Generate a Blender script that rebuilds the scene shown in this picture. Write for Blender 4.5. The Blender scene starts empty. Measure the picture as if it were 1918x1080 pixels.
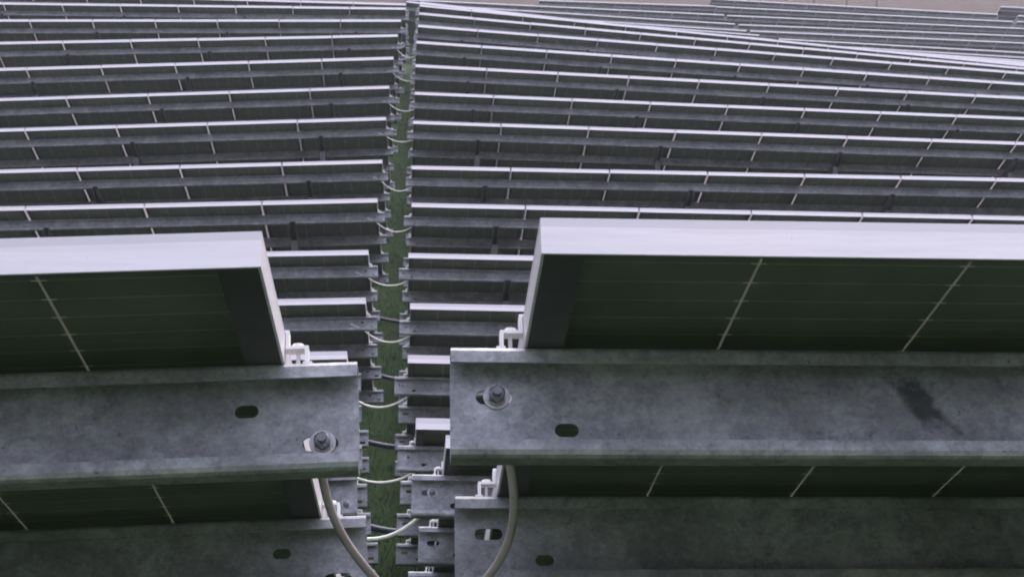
import bpy, bmesh, math, random
from mathutils import Vector, Matrix
C = bpy.context.scene
COL = C.collection
R = math.radians

# ------------------------------------------------------------------ camera
H = 1.4
cam_d = bpy.data.cameras.new('camera')
cam = bpy.data.objects.new('camera', cam_d); COL.objects.link(cam)
cam.location = (0, 0, H)
cam.rotation_euler = (R(85), 0, R(-3.93))
cam_d.sensor_width = 36; cam_d.lens = 36 * 2700 / 1918
cam_d.clip_start = 0.02; cam_d.clip_end = 600
cam_d.dof.use_dof = True; cam_d.dof.focus_distance = 1.9; cam_d.dof.aperture_fstop = 26.0
C.camera = cam
# ------------------------------------------------------------------ overcast light
SUN_EL, SUN_ROT = R(50), R(20)
w = bpy.data.worlds.new('World'); C.world = w; w.use_nodes = True
nt = w.node_tree; nt.nodes.clear()
sky = nt.nodes.new('ShaderNodeTexSky'); sky.sky_type = 'NISHITA'; sky.sun_disc = False
sky.sun_elevation = SUN_EL; sky.sun_rotation = SUN_ROT
sky.air_density = 1.0; sky.dust_density = 4.0; sky.ozone_density = 1.0
hs = nt.nodes.new('ShaderNodeHueSaturation'); hs.inputs['Saturation'].default_value = 0.47
mx = nt.nodes.new('ShaderNodeMix'); mx.data_type = 'RGBA'; mx.blend_type = 'MULTIPLY'
mx.inputs['Factor'].default_value = 1; mx.inputs['B'].default_value = (1.03, 0.965, 1.03, 1)
bg = nt.nodes.new('ShaderNodeBackground'); bg.inputs['Strength'].default_value = 0.15
out = nt.nodes.new('ShaderNodeOutputWorld')
nt.links.new(sky.outputs[0], hs.inputs['Color']); nt.links.new(hs.outputs[0], mx.inputs['A'])
nt.links.new(mx.outputs['Result'], bg.inputs['Color']); nt.links.new(bg.outputs[0], out.inputs['Surface'])
sd = bpy.data.lights.new('sun', 'SUN'); sd.energy = 1.0; sd.angle = R(40); sd.color = (1, 0.95, 0.92)
so = bpy.data.objects.new('sun', sd); COL.objects.link(so)
so.rotation_euler = (-(math.pi / 2 - SUN_EL), 0, -SUN_ROT); so.location = (0, 20, 30)
C.view_settings.view_transform = 'Standard'; C.view_settings.look = 'None'
C.view_settings.exposure = 1.68; C.view_settings.gamma = 1; C.view_settings.use_curve_mapping = False
C.render.engine = 'CYCLES'
C.cycles.pixel_filter_type = 'BLACKMAN_HARRIS'; C.cycles.filter_width = 1.8
C.cycles.max_bounces = 8

# ------------------------------------------------------------------ materials
class NT:
    def __init__(s, name):
        s.m = bpy.data.materials.new(name); s.m.use_nodes = True; s.t = s.m.node_tree
        s.b = s.t.nodes['Principled BSDF']; s.o = s.t.nodes['Material Output']
    def n(s, kind, **kw):
        nd = s.t.nodes.new('ShaderNode' + kind)
        for k, v in kw.items(): setattr(nd, k, v)
        return nd
    def l(s, a, b): s.t.links.new(a, b)
    def math(s, op, a, b=None, c=None):
        nd = s.n('Math', operation=op)
        for i, v in enumerate((a, b, c)):
            if v is None: continue
            if isinstance(v, (int, float)): nd.inputs[i].default_value = v
            else: s.l(v, nd.inputs[i])
        return nd.outputs[0]
    def ramp(s, f, stops):
        nd = s.n('ValToRGB'); e = nd.color_ramp.elements
        while len(e) < len(stops): e.new(0.5)
        for el, (p, c) in zip(e, stops): el.position = p; el.color = c + (1,) if len(c) == 3 else c
        s.l(f, nd.inputs[0]); return nd.outputs[0]
    def noise(s, vec, scale, detail=4, rough=0.6):
        nd = s.n('TexNoise'); nd.inputs['Scale'].default_value = scale
        nd.inputs['Detail'].default_value = detail; nd.inputs['Roughness'].default_value = rough
        if vec is not None: s.l(vec, nd.inputs['Vector'])
        return nd.outputs['Fac']
    def mix(s, f, a, b, blend='MIX'):
        nd = s.n('Mix', data_type='RGBA', blend_type=blend)
        for key, v in (('Factor', f), ('A', a), ('B', b)):
            if isinstance(v, (int, float)): nd.inputs[key].default_value = v
            elif isinstance(v, tuple): nd.inputs[key].default_value = v + (1,)
            else: s.l(v, nd.inputs[key])
        return nd.outputs['Result']
    def set(s, **kw):
        for k, v in kw.items():
            i = s.b.inputs[k.replace('_', ' ')]
            if isinstance(v, tuple): i.default_value = v + (1,)
            elif isinstance(v, (int, float)): i.default_value = v
            else: s.l(v, i)
    def bump(s, h, strength=0.2, dist=0.002):
        nd = s.n('Bump'); nd.inputs['Strength'].default_value = strength; nd.inputs['Distance'].default_value = dist
        s.l(h, nd.inputs['Height']); s.l(nd.outputs[0], s.b.inputs['Normal'])

HAZE = 0.0013
def obj_rand(g): return g.n('ObjectInfo').outputs['Random']
def mat_alu():
    g = NT('anodised_aluminium'); tc = g.n('TexCoord').outputs['Object']
    geo = g.n('NewGeometry').outputs['Position']
    mp = g.n('Mapping'); mp.inputs['Scale'].default_value = (0.6, 1, 14); g.l(geo, mp.inputs[0])
    a = g.noise(mp.outputs[0], 12, 6, 0.7)
    b = g.noise(geo, 1.7, 3)
    col = g.mix(g.ramp(b, [(0.4, (0, 0, 0)), (0.6, (1, 1, 1))]), (0.82, 0.785, 0.825), (0.84, 0.775, 0.78))
    col = g.mix(g.ramp(a, [(0.35, (0.30, 0.30, 0.30)), (0.62, (0, 0, 0))]), col, (0.62, 0.60, 0.63))
    s = g.n('SeparateXYZ'); g.l(tc, s.inputs[0])                     # duller rolled lip along the glass edge
    col = g.mix(g.math('MULTIPLY', g.math('GREATER_THAN', s.outputs[2], -0.0072), 0.55), col, (0.56, 0.54, 0.57))
    sp = g.noise(geo, 150, 3, 0.7)
    col = g.mix(g.ramp(sp, [(0.70, (0, 0, 0)), (0.76, (0.6, 0.6, 0.6))]), col, (0.25, 0.24, 0.22))
    dirt = g.noise(mp.outputs[0], 3.5, 5, 0.7)
    col = g.mix(g.ramp(dirt, [(0.55, (0, 0, 0)), (0.75, (0.3, 0.3, 0.3))]), col, (0.50, 0.47, 0.45))
    g.set(Base_Color=col, Metallic=0.55, Roughness=0.42); return g.m
def mat_galv():
    g = NT('galvanised_steel'); geo = g.n('NewGeometry').outputs['Position']
    big = g.noise(geo, 4.5, 5, 0.65)
    mp = g.n('Mapping'); mp.inputs['Scale'].default_value = (0.8, 1, 1.2); g.l(geo, mp.inputs[0])
    mid = g.noise(mp.outputs[0], 26, 8, 0.78)
    def cells(scale):
        v = g.n('TexVoronoi'); v.inputs['Scale'].default_value = scale; g.l(geo, v.inputs['Vector'])
        sp = g.n('SeparateColor'); g.l(v.outputs['Color'], sp.inputs[0]); return sp.outputs[0]
    col = g.ramp(mid, [(0.32, (0.185, 0.190, 0.215)), (0.5, (0.31, 0.315, 0.35)), (0.68, (0.52, 0.525, 0.57))])
    col = g.mix(0.20, col, g.ramp(cells(120), [(0, (0.10, 0.11, 0.12)), (1, (0.60, 0.62, 0.65))]))
    col = g.mix(0.16, col, g.ramp(cells(330), [(0, (0.08, 0.085, 0.095)), (1, (0.62, 0.64, 0.66))]))
    col = g.mix(g.ramp(big, [(0.42, (0, 0, 0)), (0.62, (0.6, 0.6, 0.6))]), col, (0.16, 0.165, 0.18))
    wh = g.noise(geo, 11, 7, 0.75)                                   # white zinc bloom
    col = g.mix(g.ramp(wh, [(0.52, (0, 0, 0)), (0.68, (0.42, 0.42, 0.42))]), col, (0.62, 0.64, 0.68))
    mp2 = g.n('Mapping'); mp2.inputs['Scale'].default_value = (70, 70, 5); g.l(geo, mp2.inputs[0])
    dr = g.noise(mp2.outputs[0], 1.0, 3, 0.6)                        # run marks
    col = g.mix(g.ramp(dr, [(0.60, (0, 0, 0)), (0.72, (0.28, 0.28, 0.28))]), col, (0.10, 0.105, 0.10))
    st = g.noise(geo, 70, 4, 0.85)
    col = g.mix(g.ramp(st, [(0.64, (0, 0, 0)), (0.70, (0.7, 0.7, 0.7))]), col, (0.05, 0.05, 0.055))
    # one dark muddy smear on the nearest right-hand rail
    sub = g.n('VectorMath', operation='SUBTRACT'); g.l(geo, sub.inputs[0]); sub.inputs[1].default_value = SMEAR
    sx = g.n('SeparateXYZ'); g.l(sub.outputs[0], sx.inputs[0])
    dd = g.math('ADD', g.math('MULTIPLY', g.math('ABSOLUTE', g.math('ADD', sx.outputs[2], g.math('MULTIPLY', sx.outputs[0], 0.75))), 1.6), g.math('ABSOLUTE', sx.outputs[0]))
    dd = g.math('ADD', dd, g.math('MULTIPLY', g.noise(geo, 60, 5, 0.75), 0.055))
    near = g.math('LESS_THAN', g.math('ABSOLUTE', sx.outputs[1]), 0.08)
    sm = g.math('MULTIPLY', near, g.math('MULTIPLY', g.ramp(g.math('MULTIPLY', dd, 10.0), [(0.44, (1, 1, 1)), (0.62, (0, 0, 0))]), 0.85))
    col = g.mix(sm, col, (0.045, 0.05, 0.05))
    rg = g.ramp(mid, [(0.35, (0.55, 0.55, 0.55)), (0.65, (0.36, 0.36, 0.36))])
    g.set(Base_Color=col, Metallic=0.45, Roughness=rg); g.bump(mid, 0.3, 0.0012); return g.m
SMEAR = (0.423, 1.215, 1.199)
def plain(name, col, rough=0.5, metal=0.0, var=0.25, scale=30):
    g = NT(name); geo = g.n('NewGeometry').outputs['Position']
    a = g.noise(geo, scale, 4)
    c = g.ramp(a, [(0.3, tuple(x * (1 - var) for x in col)), (0.7, tuple(min(1, x * (1 + var)) for x in col))])
    g.set(Base_Color=c, Metallic=metal, Roughness=rough); return g.m
CELL = 0.1630; MX = (0.996 - 6 * CELL) / 2; MY = (1.64 - 10 * CELL) / 2
def mat_cells():
    g = NT('photovoltaic_laminate'); tc = g.n('TexCoord').outputs['Object']
    s = g.n('SeparateXYZ'); g.l(tc, s.inputs[0]); x, y = s.outputs[0], s.outputs[1]
    cx = g.math('FRACT', g.math('DIVIDE', g.math('SUBTRACT', x, MX), CELL))
    cy = g.math('FRACT', g.math('DIVIDE', g.math('SUBTRACT', y, MY), CELL))
    dx = g.math('MULTIPLY', g.math('MINIMUM', cx, g.math('SUBTRACT', 1.0, cx)), CELL)
    dy = g.math('MULTIPLY', g.math('MINIMUM', cy, g.math('SUBTRACT', 1.0, cy)), CELL)
    # outside the cell area
    inx = g.math('MULTIPLY', g.math('GREATER_THAN', x, MX - .001), g.math('LESS_THAN', x, MX + 6 * CELL + .001))
    iny = g.math('MULTIPLY', g.math('GREATER_THAN', y, MY - .001), g.math('LESS_THAN', y, MY + 10 * CELL + .001))
    inside = g.math('MULTIPLY', inx, iny)
    nside = g.math('SUBTRACT', 1.0, inside)
    xin = g.math('MULTIPLY', g.math('GREATER_THAN', x, MX + .02), g.math('LESS_THAN', x, MX + 6 * CELL - .02))
    gx = g.math('MULTIPLY', g.math('MULTIPLY', g.math('LESS_THAN', dx, 0.00115), xin), iny)
    gy = g.math('MULTIPLY', g.math('LESS_THAN', dy, 0.0009), inside)
    gap = g.math('MAXIMUM', gx, g.math('MULTIPLY', gy, 0.12))
    # ribbons along x, five per cell
    rb = g.math('FRACT', g.math('MULTIPLY', cy, 5.0))
    rd = g.math('ABSOLUTE', g.math('SUBTRACT', rb, 0.5))           # distance from ribbon in 31.7 mm units
    rib = g.math('MULTIPLY', g.math('LESS_THAN', rd, 0.030), inside)
    tick = g.math('MULTIPLY', g.math('MULTIPLY', g.math('LESS_THAN', rd, 0.034), g.math('LESS_THAN', dx, 0.006)), xin)
    nz = g.noise(tc, 14, 4)
    cell = g.ramp(nz, [(0.3, CELL_A), (0.7, CELL_B)])
    col = g.mix(g.math('MULTIPLY', rib, g.math('ADD', 0.15, g.math('MULTIPLY', nz, 0.5))), cell, (0.42, 0.33, 0.24))
    col = g.mix(g.math('MULTIPLY', tick, 0.85), col, (0.6, 0.57, 0.46))
    col = g.mix(gap, col, (0.22, 0.22, 0.18))
    g.set(Base_Color=col, Roughness=0.38, Specular_IOR_Level=0.32)
    tr = g.n('BsdfTranslucent'); tr.inputs[0].default_value = (0.40, 0.41, 0.35, 1)
    ms = g.n('MixShader')
    fac = g.math('MULTIPLY', g.math('MAXIMUM', gap, g.math('MULTIPLY', tick, 0.3)), 0.75)
    g.l(fac, ms.inputs[0]); g.l(g.b.outputs[0], ms.inputs[1]); g.l(tr.outputs[0], ms.inputs[2])
    g.l(ms.outputs[0], g.o.inputs['Surface']); return g.m
CELL_A = (0.078, 0.098, 0.078); CELL_B = (0.118, 0.142, 0.112)
def mat_ground():
    g = NT('hillside_ground'); geo = g.n('NewGeometry').outputs['Position']
    s = g.n('SeparateXYZ'); g.l(geo, s.inputs[0])
    a = g.noise(geo, 2.2, 6, 0.7); b = g.noise(geo, 30, 5, 0.7)
    grass = g.ramp(a, [(0.34, (0.020, 0.042, 0.015)), (0.5, (0.032, 0.062, 0.021)), (0.66, (0.046, 0.080, 0.028)), (0.8, (0.062, 0.066, 0.034))])
    grass = g.mix(g.ramp(b, [(0.35, (0.3, 0.3, 0.3)), (0.6, (0, 0, 0))]), grass, (0.022, 0.045, 0.016))
    # unseen ground: grass strip brightened to bounce light, neutral added bank behind
    yn = g.math('ADD', s.outputs[1], g.math('MULTIPLY', a, 0.6))
    grass = g.mix(g.math('MULTIPLY', g.math('LESS_THAN', yn, 1.1), 0.9), grass, (0.084, 0.118, 0.070))
    grass = g.mix(g.math('LESS_THAN', yn, -3.2), grass, (0.085, 0.082, 0.085))
    soil = g.ramp(g.noise(geo, 0.9, 6, 0.7), [(0.3, (0.022, 0.014, 0.012)), (0.55, (0.040, 0.024, 0.021)), (0.75, (0.075, 0.048, 0.042))])
    soil = g.mix(0.3, soil, g.ramp(b, [(0.3, (0.035, 0.025, 0.022)), (0.7, (0.09, 0.058, 0.050))]))
    mpt = g.n('Mapping'); mpt.inputs['Scale'].default_value = (0.25, 2.2, 1); g.l(geo, mpt.inputs[0])
    soil = g.mix(g.ramp(g.noise(mpt.outputs[0], 1.0, 5, 0.7), [(0.45, (0, 0, 0)), (0.65, (0.7, 0.7, 0.7))]), soil, (0.06, 0.058, 0.04))
    edge = g.math('ADD', s.outputs[1], g.math('MULTIPLY', g.noise(geo, 0.25, 3), 3.0))
    f = g.ramp(g.math('DIVIDE', g.math('SUBTRACT', edge, 59.0), 3.0), [(0, (0, 0, 0)), (1, (1, 1, 1))])
    g.set(Base_Color=g.mix(f, grass, soil), Roughness=0.95, Specular_IOR_Level=0.15)
    g.bump(b, 0.6, 0.03); return g.m

M = dict(alu=mat_alu(), galv=mat_galv(), cells=mat_cells(), ground=mat_ground(),
         flange=plain('frame_flange', (0.075, 0.075, 0.08), 0.5, 0.3, 0.2, 20),  # frame aluminium darkened: shade on undersides and inner walls put into the colour
         clamp=plain('cast_aluminium', (0.86, 0.84, 0.84), 0.4, 0.3, 0.06),
         bolt=plain('zinc_bolt', (0.20, 0.20, 0.225), 0.42, 0.7, 0.2, 200),
         washer=plain('washer_steel', (0.42, 0.42, 0.43), 0.35, 0.8, 0.2, 200),
         cable=plain('pale_cable', (0.75, 0.76, 0.70), 0.5, 0, 0.12, 60), cord=plain('grey_cable', (0.27, 0.24, 0.235), 0.4, 0, 0.2, 40),
         conduit=plain('dark_conduit', (0.018, 0.028, 0.055), 0.6, 0, 0.3, 20),
         post=plain('post_steel', (0.11, 0.115, 0.125), 0.5, 0.4, 0.3, 12),
         wood=plain('weathered_post', (0.22, 0.175, 0.17), 0.8, 0, 0.2, 8),
         blade=plain('grass_blades', (0.050, 0.096, 0.032), 0.8, 0, 0.4, 2.5))

# ------------------------------------------------------------------ helpers
def mesh_obj(name, bm, mat, parent=None, smooth=False):
    me = bpy.data.meshes.new(name)
    bmesh.ops.recalc_face_normals(bm, faces=bm.faces)
    bm.to_mesh(me); bm.free(); me.materials.append(mat)
    if smooth:
        for p in me.polygons: p.use_smooth = True
    o = bpy.data.objects.new(name, me); COL.objects.link(o)
    if parent: o.parent = parent
    return o
def box(bm, x0, x1, y0, y1, z0, z1):
    v = [bm.verts.new(p) for p in ((x0,y0,z0),(x1,y0,z0),(x1,y1,z0),(x0,y1,z0),(x0,y0,z1),(x1,y0,z1),(x1,y1,z1),(x0,y1,z1))]
    for f in ((0,3,2,1),(4,5,6,7),(0,1,5,4),(1,2,6,5),(2,3,7,6),(3,0,4,7)): bm.faces.new([v[i] for i in f])
def extrude_profile(bm, pts, x0, x1, closed=True):   # pts in (y, z), swept along x
    a = [bm.verts.new((x0, y, z)) for y, z in pts]; b = [bm.verts.new((x1, y, z)) for y, z in pts]
    n = len(pts)
    for i in range(n): bm.faces.new((a[i], a[(i+1) % n], b[(i+1) % n], b[i]))
    bm.faces.new(a); bm.faces.new(b[::-1])
def tag(o, label, cat, group=None, kind=None):
    if label: o['label'] = label
    if cat: o['category'] = cat
    if group: o['group'] = group
    if kind: o['kind'] = kind
    return o
def cyl(bm, c, axis, r, h, seg=20, r2=None):
    z = Vector(axis).normalized(); rot = z.to_track_quat('Z', 'Y').to_matrix().to_4x4()
    bmesh.ops.create_cone(bm, cap_ends=True, segments=seg, radius1=r, radius2=r if r2 is None else r2, depth=h,
                          matrix=Matrix.Translation(Vector(c) + z * h / 2) @ rot)
def tube(name, pts, r, mat, seg=12):
    cu = bpy.data.curves.new(name, 'CURVE'); cu.dimensions = '3D'
    sp = cu.splines.new('NURBS'); sp.points.add(len(pts) - 1)
    for p, q in zip(sp.points, pts): p.co = (*q, 1)
    sp.use_endpoint_u = True; sp.order_u = 4; sp.resolution_u = 6
    cu.bevel_depth = r; cu.bevel_resolution = 4; cu.use_fill_caps = True
    tmp = bpy.data.objects.new('tmp', cu); COL.objects.link(tmp)
    dg = bpy.context.evaluated_depsgraph_get()
    me = bpy.data.meshes.new_from_object(tmp.evaluated_get(dg))
    bpy.data.objects.remove(tmp); me.name = name
    me.materials.clear(); me.materials.append(mat)
    for p in me.polygons: p.use_smooth = True
    o = bpy.data.objects.new(name, me); COL.objects.link(o); return o

# ------------------------------------------------------------------ panel table parts
TILT = R(31.2); HT = 1.4; T = 0.029; PITCH = 1.01; NM = 12; L = NM * PITCH - 0.01; OV = 0.060
PSR = (0.188, 0.575, 0.985, 1.41); PSL = (0.198, 0.622, 0.985, 1.41)   # purlin positions down the slope
WEB = 0.094; FLW = 0.024; LIP = 0.014
def frame_mesh(up=0.0):
    bm = bmesh.new(); W, D, t = 0.996, 1.64, 0.0022
    box(bm, 0, W, 0, t, -T, 0); box(bm, 0, W, D - t, D, -T, 0)          # short sides
    box(bm, 0, t, t, D - t, -T, 0); box(bm, W - t, W, t, D - t, -T, 0)  # long sides
    box(bm, t, 0.032, t, D - t, -T, -T + 0.002); box(bm, W - 0.032, W - t, t, D - t, -T, -T + 0.002)
    box(bm, 0.032, W - 0.032, t, 0.0045, -T, -T + 0.002)
    box(bm, 0.032, W - 0.032, D - 0.012, D - t, -T, -T + 0.002)
    box(bm, t, W - t, t, 0.011, -0.002, 0); box(bm, t, W - t, D - 0.011, D - t, -0.002, 0)
    box(bm, t, 0.011, 0.011, D - 0.011, -0.002, 0); box(bm, W - 0.011, W - t, 0.011, D - 0.011, -0.002, 0)
    bm.normal_update()
    for v in bm.verts:
        if v.co.z > -.01: v.co.z += up
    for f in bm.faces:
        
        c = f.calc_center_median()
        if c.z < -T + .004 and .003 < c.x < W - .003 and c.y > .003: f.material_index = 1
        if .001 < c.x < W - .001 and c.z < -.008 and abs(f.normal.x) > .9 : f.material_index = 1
    return bm
def laminate_mesh():
    bm = bmesh.new(); box(bm, 0.0024, 0.9936, 0.0024, 1.6376, -0.0075, -0.0022); return bm
def slot_loop(cx, cz, w, h, n=8):
    r = h / 2; d = w / 2 - r; pts = []
    for s in (1, -1):
        for i in range(n + 1):
            a = -math.pi / 2 + math.pi * i / n
            pts.append((cx + s * (d + r * math.cos(a)), cz + s * r * math.sin(a)))
    return pts
def purlin_mesh(side):
    """Z purlin, x along the row; web face towards the viewer at y=0; side=+1 starts at x=-OV, -1 ends at x=+OV"""
    bm = bmesh.new(); t = 0.0025
    x0, x1 = -OV, L + OV
    # web with slots (right-hand pattern: bolt slot high, second low; the left-hand one is turned round)
    zt, zb = -t, -0.082
    if side > 0:
        slots = [(x0 + .036, -.035, .030, .0125), (x0 + .095, -.0635, .020, .0115),
                 (x1 - .036, -.0635, .030, .0125), (x1 - .095, -.033, .020, .0115)]
    else:
        slots = [(x0 + .036, -.035, .030, .0125), (x0 + .095, -.0635, .020, .0115),
                 (x1 - .032, -.0635, .030, .0125), (x1 - .093, -.033, .020, .0115)]
    loops = [[(x0, zt), (x0, zb), (x1, zb), (x1, zt)]] + [slot_loop(*s) for s in slots]
    front = []; 
    edges = []
    for lp in loops:
        vs = [bm.verts.new((x, 0, z)) for x, z in lp]; front.append(vs)
        for i in range(len(vs)): edges.append(bm.edges.new((vs[i], vs[(i+1) % len(vs)])))
    res = bmesh.ops.triangle_fill(bm, edges=edges, use_beauty=True, use_dissolve=False)
    faces = [f for f in bm.faces]
    mapb = {v: bm.verts.new((v.co.x, t, v.co.z)) for v in list(bm.verts)}
    for f in faces: bm.faces.new([mapb[v] for v in reversed(f.verts)])
    for vs in front:
        for i in range(len(vs)):
            a, b = vs[i], vs[(i+1) % len(vs)]; bm.faces.new((a, b, mapb[b], mapb[a]))
    # channel opening towards the viewer: upper and lower flange with lips, bends rounded
    e = zt; q = -FLW
    up = [(t, 0), (t, e - .0012), (0, e - .0012), (-.001, e - .0002), (-.0025, e), (q + .0045, e), (q + .003, e - .0012), (q + t, e - .003),
          (q + t, -LIP), (q, -LIP), (q, -.004), (q + .0012, -.0012), (q + .004, 0)]
    extrude_profile(bm, up, x0, x1)
    b = -WEB
    lo = [(t, zb), (0, zb), (0, b + .005), (-.001, b + .0035), (-.003, b + t), (q + .005, b + t), (q + .003, b + .0035), (q + t, b + .006),
          (q + t, b + LIP), (q, b + LIP), (q, b + .0055), (q + .0018, b + .0018), (q + .0055, b), (-.003, b), (t - .001, b + .001), (t, b + .004)]
    extrude_profile(bm, lo, x0, x1)
    bm.normal_update(); bmesh.ops.triangulate(bm, faces=[f for f in bm.faces if len(f.verts) > 4])
    if side < 0:
        bmesh.ops.translate(bm, verts=bm.verts, vec=(-L, 0, 0))
    return bm
def clamp_mesh(sg):
    """end clamp, profile in (x, z) swept down the slope; sg=+1 sits left of a right-hand table end (x<0)"""
    bm = bmesh.new()
    for xa, xb, za, zb in ((-.0035, -.0005, .0138, .0310), (-.0005, .006, .0292, .0310), (-.0195, -.0035, .0138, .0166),
                           (-.0195, -.0165, .0022, .0138), (-.0225, -.0150, .0002, .0022)):
        box(bm, min(sg * xa, sg * xb), max(sg * xa, sg * xb), -.006, .006, za, zb)
    cyl(bm, (sg * -.0105, .000, .0166), (0, 0, 1), .0048, .003, 16)     # screw head
    cyl(bm, (sg * -.0105, .003, .0), (0, 0, 1), .0018, .0136, 10)
    return bm
def bolt_mesh():
    bm = bmesh.new()
    cyl(bm, (0, -.0038, 0), (0, -1, 0), .0075, .0055, 6)
    cyl(bm, (0, -.0092, 0), (0, -1, 0), .0068, .0012, 20, .0055)
    cyl(bm, (0, -.010, 0), (0, -1, 0), .0036, .006, 14)
    return bm
def washer_mesh():
    bm = bmesh.new(); cyl(bm, (0, -.0002, 0), (0, -1, 0), .0110, .0018, 28); cyl(bm, (0, -.0021, 0), (0, -1, 0), .0085, .0016, 28)
    cyl(bm, (0, .0, 0), (0, 1, 0), .0036, .02, 12)
    return bm
def empty(name, loc, rot=(0, 0, 0)):
    o = bpy.data.objects.new(name, None); COL.objects.link(o); o.location = loc; o.rotation_euler = rot
    o.empty_display_size = .2; return o
MESH = {}
def part(name, key, maker, mat, parent, smooth=False):
    if key not in MESH:
        o = mesh_obj(name, maker(), M[mat], parent, smooth); MESH[key] = o.data
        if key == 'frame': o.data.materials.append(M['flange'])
        return o
    o = bpy.data.objects.new(name, MESH[key]); COL.objects.link(o); o.parent = parent; return o
CT, ST = math.cos(TILT), math.sin(TILT)
def sl(x, s, n): return (x, s * CT + n * ST, HT - s * ST + n * CT)
def post_mesh(h):
    def mk():
        bm = bmesh.new()   # C section driven post
        box(bm, -.03, .03, 0, .004, -0.4, h); box(bm, -.03, -.026, .004, .05, -0.4, h); box(bm, .026, .03, .004, .05, -0.4, h)
        return bm
    return mk
def rafter_mesh():
    bm = bmesh.new(); z1 = -T - WEB - .0005
    box(bm, -.025, .025, .14, 1.5, z1 - .003, z1); box(bm, -.025, -.022, .14, 1.5, z1 - .07, z1 - .003)
    box(bm, .022, .025, .14, 1.5, z1 - .07, z1 - .003); return bm
POSTX = (0.75, 2.87, 4.99, 7.11, 9.23, 11.35)
def build_table(name, side, n=NM, detail=2):
    """one rack of n upright modules; base empty under the aisle-end upper corner"""
    root = empty(name, (0, 0, 0)); rx = -TILT
    length = n * PITCH - .01
    for i in range(n):
        x = i * PITCH if side > 0 else -(i * PITCH + .996)
        lm = part('solar_panel', 'lam', laminate_mesh, 'cells', root); lm.location = (x, 0, HT); lm.rotation_euler = (rx, 0, 0)
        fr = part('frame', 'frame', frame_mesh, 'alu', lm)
    for k, ps in enumerate(PSR if side > 0 else PSL):
        if detail < 1 and k > 1: break
        if n == NM: pu = part('purlin', 'pur%d' % side, lambda: purlin_mesh(side), 'galv', root)
        else:
            pu = part('purlin', 'pur%d_%d' % (side, n), lambda: cut_purlin(side, length), 'galv', root)
        pu.location = sl((.016 if side > 0 else -.012) if k == 1 else 0, ps, -T); pu.rotation_euler = (rx, 0, 0)
        if detail > 1:
            for e in (0, 1):
                sg = 1 if (e == 0) == (side > 0) else -1
                xe = 0 if e == 0 else (length if side > 0 else -length)
                c = part('end_clamp', 'clamp%d' % sg, lambda: clamp_mesh(sg), 'clamp', root)
                c.location = sl(xe, ps - .014, -T); c.rotation_euler = (rx, 0, 0)
            if k == 0:
                if side > 0: bs = [(-OV + .038, -.035), (L + OV - .038, -.0635)]
                else: bs = [(OV - .030, -.0635), (-L - OV + .034, -.035)]
                for bx, bz in bs:
                    wa = part('washer', 'washer', washer_mesh, 'washer', root); wa.location = sl(bx, ps, -T + bz); wa.rotation_euler = (rx, 0, 0)
                    wa.location = Vector(sl(bx, ps, -T + bz))
                    bo = part('nut', 'bolt', bolt_mesh, 'bolt', wa)
    if detail >= 1:
        for px in POSTX:
            if px > length: continue
            x = px * side
            ra = part('rafter', 'rafter', rafter_mesh, 'post', root); ra.location = (x, 0, HT); ra.rotation_euler = (rx, 0, 0)
            for s in (0.36, 1.22):
                h = HT - s * ST - (T + WEB + .07) * CT
                p = part('post', 'post%.2f' % s, post_mesh(h), 'post', root)
                p.location = (x, s * CT - (T + WEB + .07) * ST + .005, 0)
    return root
def cut_purlin(side, length):
    bm = purlin_mesh(side)
    lim = length + OV
    for v in bm.verts:
        if abs(v.co.x) > 1.0: v.co.x = math.copysign(abs(v.co.x) - (L - length), v.co.x)
    return bm
JR = random.Random(21)
def copy_table(src):
    r = src.copy(); COL.objects.link(r)
    for ch in src.children:
        c = ch.copy(); COL.objects.link(c); c.parent = r
        if ch.name.startswith('purlin'): c.location.x += JR.uniform(-.009, .009)
        if ch.name.startswith('solar_panel'):
            j = JR.uniform(-.0018, .0018); c.location.z += j * CT; c.location.y += JR.uniform(-.003, .003)
        for g in ch.children:
            d = g.copy(); COL.objects.link(d); d.parent = c
    return r

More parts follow.
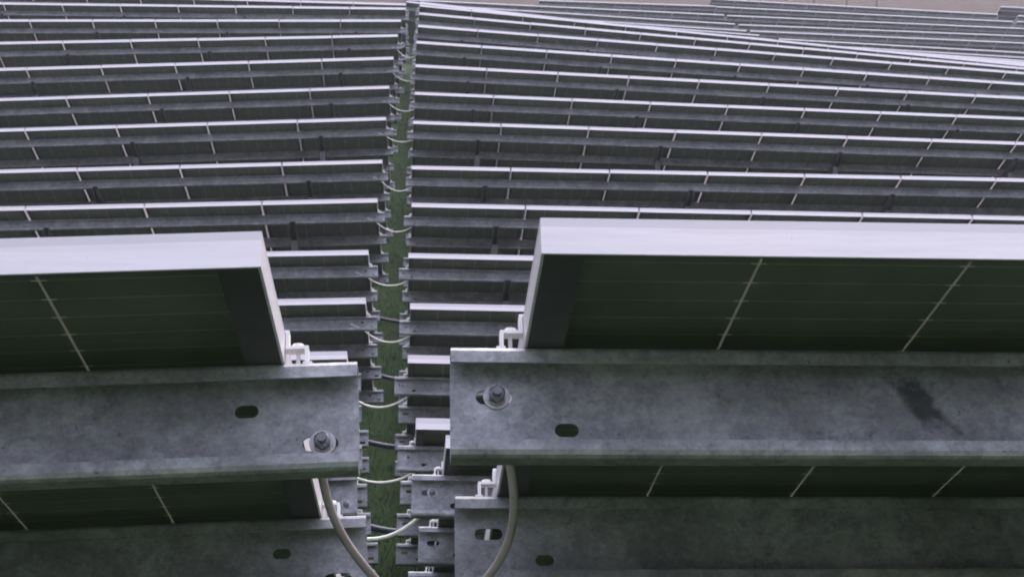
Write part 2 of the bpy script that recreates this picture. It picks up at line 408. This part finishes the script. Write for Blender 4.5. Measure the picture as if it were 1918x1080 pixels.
# world positions of the upper aisle-end corner of every rack: x, y, z, slope along the row
LEFT = [
    (-0.110, 1.060, 1.350, 0.0256),
    (-0.183, 2.982, 0.838, 0.0253),
    (-0.241, 4.923, 0.530, 0.0194),
    (-0.318, 6.865, 0.504, 0.0066),
    (-0.291, 8.806, 0.577, 0.0119),
    (-0.332, 10.747, 0.751, 0.0122),
    (-0.309, 12.689, 1.087, 0.0210),
    (-0.305, 14.631, 1.426, 0.0266),
    (-0.299, 16.572, 1.913, 0.0325),
    (-0.290, 18.514, 2.364, 0.0350),
    (-0.258, 20.455, 2.865, 0.0332),
    (-0.215, 22.396, 3.345, 0.0246),
    (-0.179, 24.338, 3.759, 0.0067),
    (-0.106, 26.279, 4.156, -0.0058),
    (-0.113, 28.221, 4.441, -0.0192),
]
RIGHT = [
    (0.092, 1.040, 1.360, -0.0169),
    (0.066, 2.982, 0.831, -0.0346),
    (0.006, 4.923, 0.523, -0.0336),
    (-0.028, 6.865, 0.480, -0.0294),
    (-0.021, 8.806, 0.543, -0.0268),
    (-0.035, 10.747, 0.726, -0.0252),
    (-0.011, 12.689, 1.045, -0.0237),
    (-0.010, 14.631, 1.367, -0.0211),
    (0.010, 16.572, 1.872, -0.0329),
    (0.034, 18.514, 2.291, -0.0385),
    (0.047, 20.455, 2.763, -0.0485),
    (0.070, 22.396, 3.249, -0.0632),
    (0.104, 24.338, 3.674, -0.0708),
    (0.133, 26.279, 4.073, -0.0827),
    (0.154, 28.221, 4.423, -0.0907),
    (0.175, 30.162, 4.680, -0.1013),
    (0.187, 32.104, 4.903, -0.1045),
    (0.210, 34.045, 5.096, -0.1031),
    (0.222, 35.987, 5.281, -0.0998),
    (0.234, 37.928, 5.463, -0.0966),
    (0.261, 39.870, 5.657, -0.0958),
    (0.273, 41.812, 5.834, -0.0914),
    (0.286, 43.753, 6.024, -0.0893),
    (0.315, 45.694, 6.213, -0.0862),
    (0.328, 47.636, 6.400, -0.0807),
    (0.341, 49.578, 6.568, -0.0687),
    (0.373, 51.519, 6.752, -0.0568),
    (0.389, 53.460, 7.147, -0.0543),
    (0.424, 55.402, 7.505, -0.0399),
    (5.014, 57.343, 7.764, -0.0257),
]
MID = [
    (12.475, 30.162, 3.506, -0.0803),
    (12.487, 32.104, 3.709, -0.0789),
    (12.510, 34.045, 3.909, -0.0774),
    (12.522, 35.987, 4.109, -0.0760),
    (12.534, 37.928, 4.309, -0.0751),
    (12.561, 39.870, 4.510, -0.0731),
    (12.573, 41.812, 4.713, -0.0717),
    (12.586, 43.753, 4.915, -0.0688),
    (12.615, 45.694, 5.117, -0.0631),
    (12.628, 47.636, 5.324, -0.0517),
    (12.641, 49.578, 5.650, -0.0486),
    (12.673, 51.519, 6.071, -0.0368),
    (12.689, 53.460, 6.475, -0.0323),
    (12.724, 55.402, 7.004, -0.0361),
    (12.105, 57.343, 7.561, -0.0415),
    (12.268, 59.285, 8.082, -0.0448),
]
FAR = [
    (24.365, 57.343, 7.061, -0.0414),
    (25.229, 59.285, 7.494, -0.0412),
    (25.288, 61.227, 8.074, -0.0407),
]


def g_line(row, x): return row[2] + row[3] * (x - row[0])
bases = []
for k in range(32):
    y = 1.075 + 1.94 * k
    Lk = LEFT[min(k, len(LEFT) - 1)]
    Rk = RIGHT[min(k, len(RIGHT) - 1)]
    mk = MID[k - 15] if k >= 15 and k - 15 < len(MID) else (MID[-1] if k >= 15 else None)
    def prof(x, Lk=Lk, Rk=Rk, mk=mk, k=k):
        xl, xr = -0.35, 0.1
        dz = 0.0
        rl = Lk[2] + (Rk[2] - Lk[2]) * 0
        if k >= len(LEFT): dzl = Rk[2] - Lk[2]
        else: dzl = 0
        zl = lambda X: Lk[2] + dzl + Lk[3] * (max(X, -14) - Lk[0])
        zr = lambda X: Rk[2] + Rk[3] * (X - Rk[0])
        if k >= 30: dzr = mk[2] - zr(mk[0])
        else: dzr = 0
        if x <= xl: z = zl(x)
        elif x < xr:
            u = (x - xl) / (xr - xl); z = zl(xl) * (1 - u) + (zr(xr) + dzr) * u
        elif x < 12.3 or mk is None: z = zr(min(x, 14)) + dzr
        else: z = mk[2] + mk[3] * (min(x, 30) - mk[0])
        return z - HT
    bases.append((y, prof))
def ground_z(x, y):
    if y <= bases[0][0]:
        d = bases[0][0] - y      # unseen bank added behind the viewer, steep to block low sky light
        return bases[0][1](x) + 0.24 * min(d, 2.5) + 0.85 * max(0, min(d - 2.5, 14)) + .15 * max(0, min(d - 16.5, 60))
    if y >= bases[-1][0]:
        d = y - bases[-1][0]
        return bases[-1][1](x) + d * 0.27 - (0 if d < 60 else (d - 60) * 0.2)
    i = int((y - bases[0][0]) / 1.94); i = min(i, len(bases) - 2)
    u = (y - bases[i][0]) / 1.94
    return bases[i][1](x) * (1 - u) + bases[i+1][1](x) * u

# ------------------------------------------------------------------ ground
def build_ground():
    bm = bmesh.new()
    xs = [-160, -90, -50, -30, -24, -20, -14] + [-13 + i for i in range(12)] + [-1.0 + .1 * i for i in range(21)] + [2 + i for i in range(32)] + [36, 42, 50, 70, 100, 160]
    ys = [-160, -60, -30, -17, -15.5, -12, -9, -6, -4, -3, -2, -1.45, -.7, 0] + [1.075 + 1.94 * .5 * i for i in range(63)] + [63, 66, 70, 76, 84, 95, 110, 130, 160, 220, 320]
    rnd = random.Random(4); grid = []
    for y in ys:
        row = []
        for x in xs:
            j = 0 if (-1.2 < x < 1.2 and y < 40) else rnd.uniform(-.03, .03)
            row.append(bm.verts.new((x, y, ground_z(x, y) + j)))
        grid.append(row)
    for j in range(len(ys) - 1):
        for i in range(len(xs) - 1):
            bm.faces.new((grid[j][i], grid[j][i+1], grid[j+1][i+1], grid[j+1][i]))
    o = mesh_obj('ground', bm, M['ground'], smooth=True); o['kind'] = 'structure'
build_ground()
def build_grass():
    rnd = random.Random(9); bm = bmesh.new()
    for _ in range(42000):
        y = 1.5 + 26 * rnd.random() ** 1.3; x = rnd.gauss(-.15, .45)
        cl = math.sin(x * 9.1 + 3 * math.sin(y * 2.3)) * math.sin(y * 5.7 + 2 * math.sin(x * 7)); h = rnd.uniform(.02, .065) * (1 + .9 * max(0, cl)); z = ground_z(x, y) - .01; h *= 1.0; h *= (1.4 if rnd.random() < .1 else 1)
        a = rnd.uniform(0, 6.283); ww = .0016 + .0018 * rnd.random(); lx, ly = rnd.uniform(-.05, .05), rnd.uniform(-.05, .05)
        dx, dy = math.cos(a) * ww, math.sin(a) * ww
        v = [bm.verts.new(p) for p in ((x - dx, y - dy, z), (x + dx, y + dy, z), (x + dx * .7 + lx * .4, y + dy * .7 + ly * .4, z + h * .6), (x - dx * .7 + lx * .4, y - dy * .7 + ly * .4, z + h * .6), (x + lx, y + ly, z + h))]
        bm.faces.new((v[0], v[1], v[2], v[3])); bm.faces.new((v[3], v[2], v[4]))
    o = mesh_obj('grass', bm, M['blade']); tag(o, 'rough green grass growing in the narrow aisle between the panel racks', 'grass', kind='stuff')
build_grass()

# ------------------------------------------------------------------ racks
ORD = ['nearest', 'second', 'third', 'fourth', 'fifth', 'sixth', 'seventh', 'eighth', 'ninth', 'tenth', 'eleventh', 'twelfth', 'thirteenth', 'fourteenth', 'fifteenth', 'sixteenth']
def place(o, row):
    x, y, z, m = row; z -= .011 if y > 4 else 0; a = math.atan(m); rot = (0, -a, 0)
    o.rotation_euler = rot
    mat = Matrix.Rotation(-a, 3, 'Y'); off = mat @ Vector((0, 0, HT))
    o.location = Vector((x, y, z)) - off
GL = 'solar panel racks left of the grassy aisle'; GR = 'solar panel racks right of the grassy aisle'; GF = 'far solar panel racks up the hillside'
pl = build_table('solar_panel_rack', -1); pr = build_table('solar_panel_rack', 1)
for k, row in enumerate(LEFT):
    o = pl if k == 0 else copy_table(pl)
    place(o, row)
    if k == 0: lab = 'big close-up solar panel rack with bolted steel beam, left of the grassy aisle'
    elif k == 14: lab = 'farthest solar panel rack left of the grassy aisle, at the top edge'
    else: lab = 'solar panel rack left of the grassy aisle, %s row from the camera' % ORD[k]
    tag(o, lab, 'solar panel rack', GL)
pf = build_table('solar_panel_rack', 1, detail=0)
TALL = []
for up in (.013, .018):
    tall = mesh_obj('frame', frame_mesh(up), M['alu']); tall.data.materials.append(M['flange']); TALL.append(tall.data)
    bpy.data.objects.remove(tall)
for k, row in enumerate(RIGHT):
    if k == 29: break
    if k >= 17: row = (-0.12, row[1], row[2] + row[3] * (-0.12 - row[0]), row[3])
    o = pr if k == 0 else (copy_table(pr) if k < 17 else copy_table(pf))
    place(o, row)
    if k == 0: lab = 'big close-up solar panel rack with bolted steel beam, right of the grassy aisle'
    elif k < 15: lab = 'solar panel rack right of the grassy aisle, %s row from the camera' % ORD[k]
    elif k < 26: lab = 'far solar panel rack whose top edge merges into the pale band along the crest'
    elif k == 26: lab = 'rack just above the pale band, ending at the lowest dark gap at upper right'
    elif k == 27: lab = 'rack ending at the second lowest dark gap of the far upper right rows'
    else: lab = 'rack ending at the third lowest dark gap, reaching left along the brown soil'
    tag(o, lab, 'solar panel rack', GR if k < 15 else GF)
o = build_table('solar_panel_rack', 1, n=7, detail=0); r = RIGHT[29]; place(o, r)
tag(o, 'short far rack below the brown soil, ending at the highest of four dark gaps', 'solar panel rack', GF)
for k, row in enumerate(MID):
    kk = k + 15
    if kk >= 26: row = (12.10 if kk < 30 else 12.27, row[1], row[2] + row[3] * ((12.10 if kk < 30 else 12.27) - row[0]), row[3])
    o = pf if k == 0 else copy_table(pf); place(o, row)
    if kk < 24: lab = 'far solar panel rack whose top edge merges into the pale band along the crest'
    elif kk == 24: lab = 'lowest distinct far rack directly above the pale band at the right edge'
    elif kk == 25: lab = 'second far rack above the pale band at the right edge'
    elif kk == 30: lab = 'topmost long far rack bordering the brown soil at upper right'
    else: lab = 'far rack starting right of the %s of the four dark gaps at upper right' % {26: 'lowest', 27: 'second lowest', 28: 'third lowest', 29: 'highest'}[kk]
    tag(o, lab, 'solar panel rack', GF)
FL = ['far rack in the upper right corner, third from the top', 'far rack in the upper right corner, just below the highest one',
      'small visible end of the highest rack in the top right corner']
for row, lab in zip(FAR, FL):
    o = copy_table(pf); place(o, row); tag(o, lab, 'solar panel rack', GF)

for o in COL.objects:
    if o.name.startswith('frame') and o.parent and o.parent.parent and o.parent.parent.location.y > 4: o.data = TALL[1 if 19 < o.parent.parent.location.y < 29 or o.parent.parent.location.y > 49 else 0]
# ------------------------------------------------------------------ cables across the aisle
def wpt(row, x, s, n):
    a = math.atan(row[3]); mat = Matrix.Rotation(-a, 3, 'Y')
    v = Vector((x, s * CT + n * ST, -s * ST + n * CT))
    return Vector(row[:3]) + mat @ v
def sag(a, b, d, n=9, pa=None, pb=None):
    pts = []
    if pa is not None: pts.append(pa)
    for i in range(n + 1):
        u = i / n; p = a.lerp(b, u); p.z -= d * 4 * u * (1 - u); pts.append(p)
    if pb is not None: pts.append(pb)
    return pts
fg = [Vector(p) for p in ((-0.0887, 1.285, 1.1635), (-0.0843, 1.285, 1.1295), (-0.0812, 1.285, 1.1075), (-0.0743, 1.285, 1.0829), (-0.0612, 1.285, 1.0557), (-0.0374, 1.285, 1.0246), (-0.0134, 1.285, 1.0003), (0.0156, 1.285, 0.9873), (0.0448, 1.285, 0.9991), (0.0668, 1.285, 1.0235), (0.0839, 1.285, 1.0481), (0.0917, 1.285, 1.0826), (0.0888, 1.285, 1.1171), (0.0839, 1.285, 1.1417), (0.0839, 1.285, 1.1613))]
o = tube('cable', fg, .0040, M['cord'])
tag(o, 'thick pale grey cable drooping past the bottom edge between the two closest racks', 'cable', 'cables sagging across the aisle')
for k in range(1, 12):
    a = wpt(LEFT[k], -.03 if k else -.005, PSR[0] + .02, -T - WEB + .01); b = wpt(RIGHT[k], .02 if k else .01, PSR[0] + .02, -T - WEB + .01)
    pa = wpt(LEFT[k], -.10, PSR[0] + .012, -T - WEB + .04); pb = wpt(RIGHT[k], .09, PSR[0] + .012, -T - WEB + .04)
    if k == 1: b = wpt(RIGHT[k], -.052, PSR[0] + .02, -T - WEB + .006); pb = wpt(RIGHT[k], -.01, PSR[0] + .02, -T - WEB + .045)
    d = (.16, .048, .05, .078, .068, .060, .075, .083, .055, .07, .062, .08)[k]
    o = tube('cable', sag(a, b, d, 9, pa, pb), .0042 if k < 3 else .0046, M['cable'])
    lab = 'thick pale grey cable drooping out of the bottom edge between the two closest racks' if k == 0 else 'thin white cable sagging across the aisle between the %s racks back' % ORD[k]
    tag(o, lab, 'cable', 'cables sagging across the aisle')
for k in (2, 3, 4, 5):
    a = wpt(LEFT[k], .02, PSR[2] + .02, -T - .05); b = wpt(RIGHT[k], .05, PSR[2] + .02, -T - .075)
    pa = wpt(LEFT[k], -.25, PSR[2] + .02, -T - .05); pb = wpt(RIGHT[k], .3, PSR[2] + .02, -T - .05)
    o = tube('conduit', sag(a, b, .012, 6, pa, pb), .014, M['conduit'])
    tag(o, 'dark blue conduit spanning the aisle low behind the %s racks from the camera' % ORD[k], 'conduit', 'dark conduits crossing the aisle')

# ------------------------------------------------------------------ posts on the brown slope
bm = bmesh.new(); cyl(bm, (0, 0, -.3), (0, 0, 1), .05, 2.2, 10); cyl(bm, (0, 0, 1.9), (0, 0, 1), .05, .06, 10, .02)
fp = mesh_obj('fence_post', bm, M['wood'])
fx = [13.6, 15.2, 16.7, 18.1, 19.5, 21.0]
for i, x in enumerate(fx):
    o = fp if i == 0 else fp.copy()
    if i: COL.objects.link(o)
    y = 64.5 + (i % 2) * .2; o.location = (x, y, ground_z(x, y)); o.rotation_euler = (0, R((i * 37 % 5) - 2), 0)
    tag(o, 'pale slim post standing on the brown soil, %s from the left' % (['first'] + ORD[1:])[i], 'post', 'pale posts on the brown slope')

# ------------------------------------------------------------------ misty air
bm = bmesh.new(); box(bm, -165, 165, -165, 325, -16, 90)
g = bpy.data.materials.new('mist'); g.use_nodes = True; t = g.node_tree; t.nodes.clear()
pv = t.nodes.new('ShaderNodeVolumePrincipled'); pv.inputs['Density'].default_value = HAZE; pv.inputs['Color'].default_value = (0.86, 0.90, 1, 1)
mo = t.nodes.new('ShaderNodeOutputMaterial'); t.links.new(pv.outputs[0], mo.inputs['Volume'])
hz = mesh_obj('haze', bm, g); tag(hz, 'thin pale mist hanging over the whole panel field', 'haze', kind='stuff')
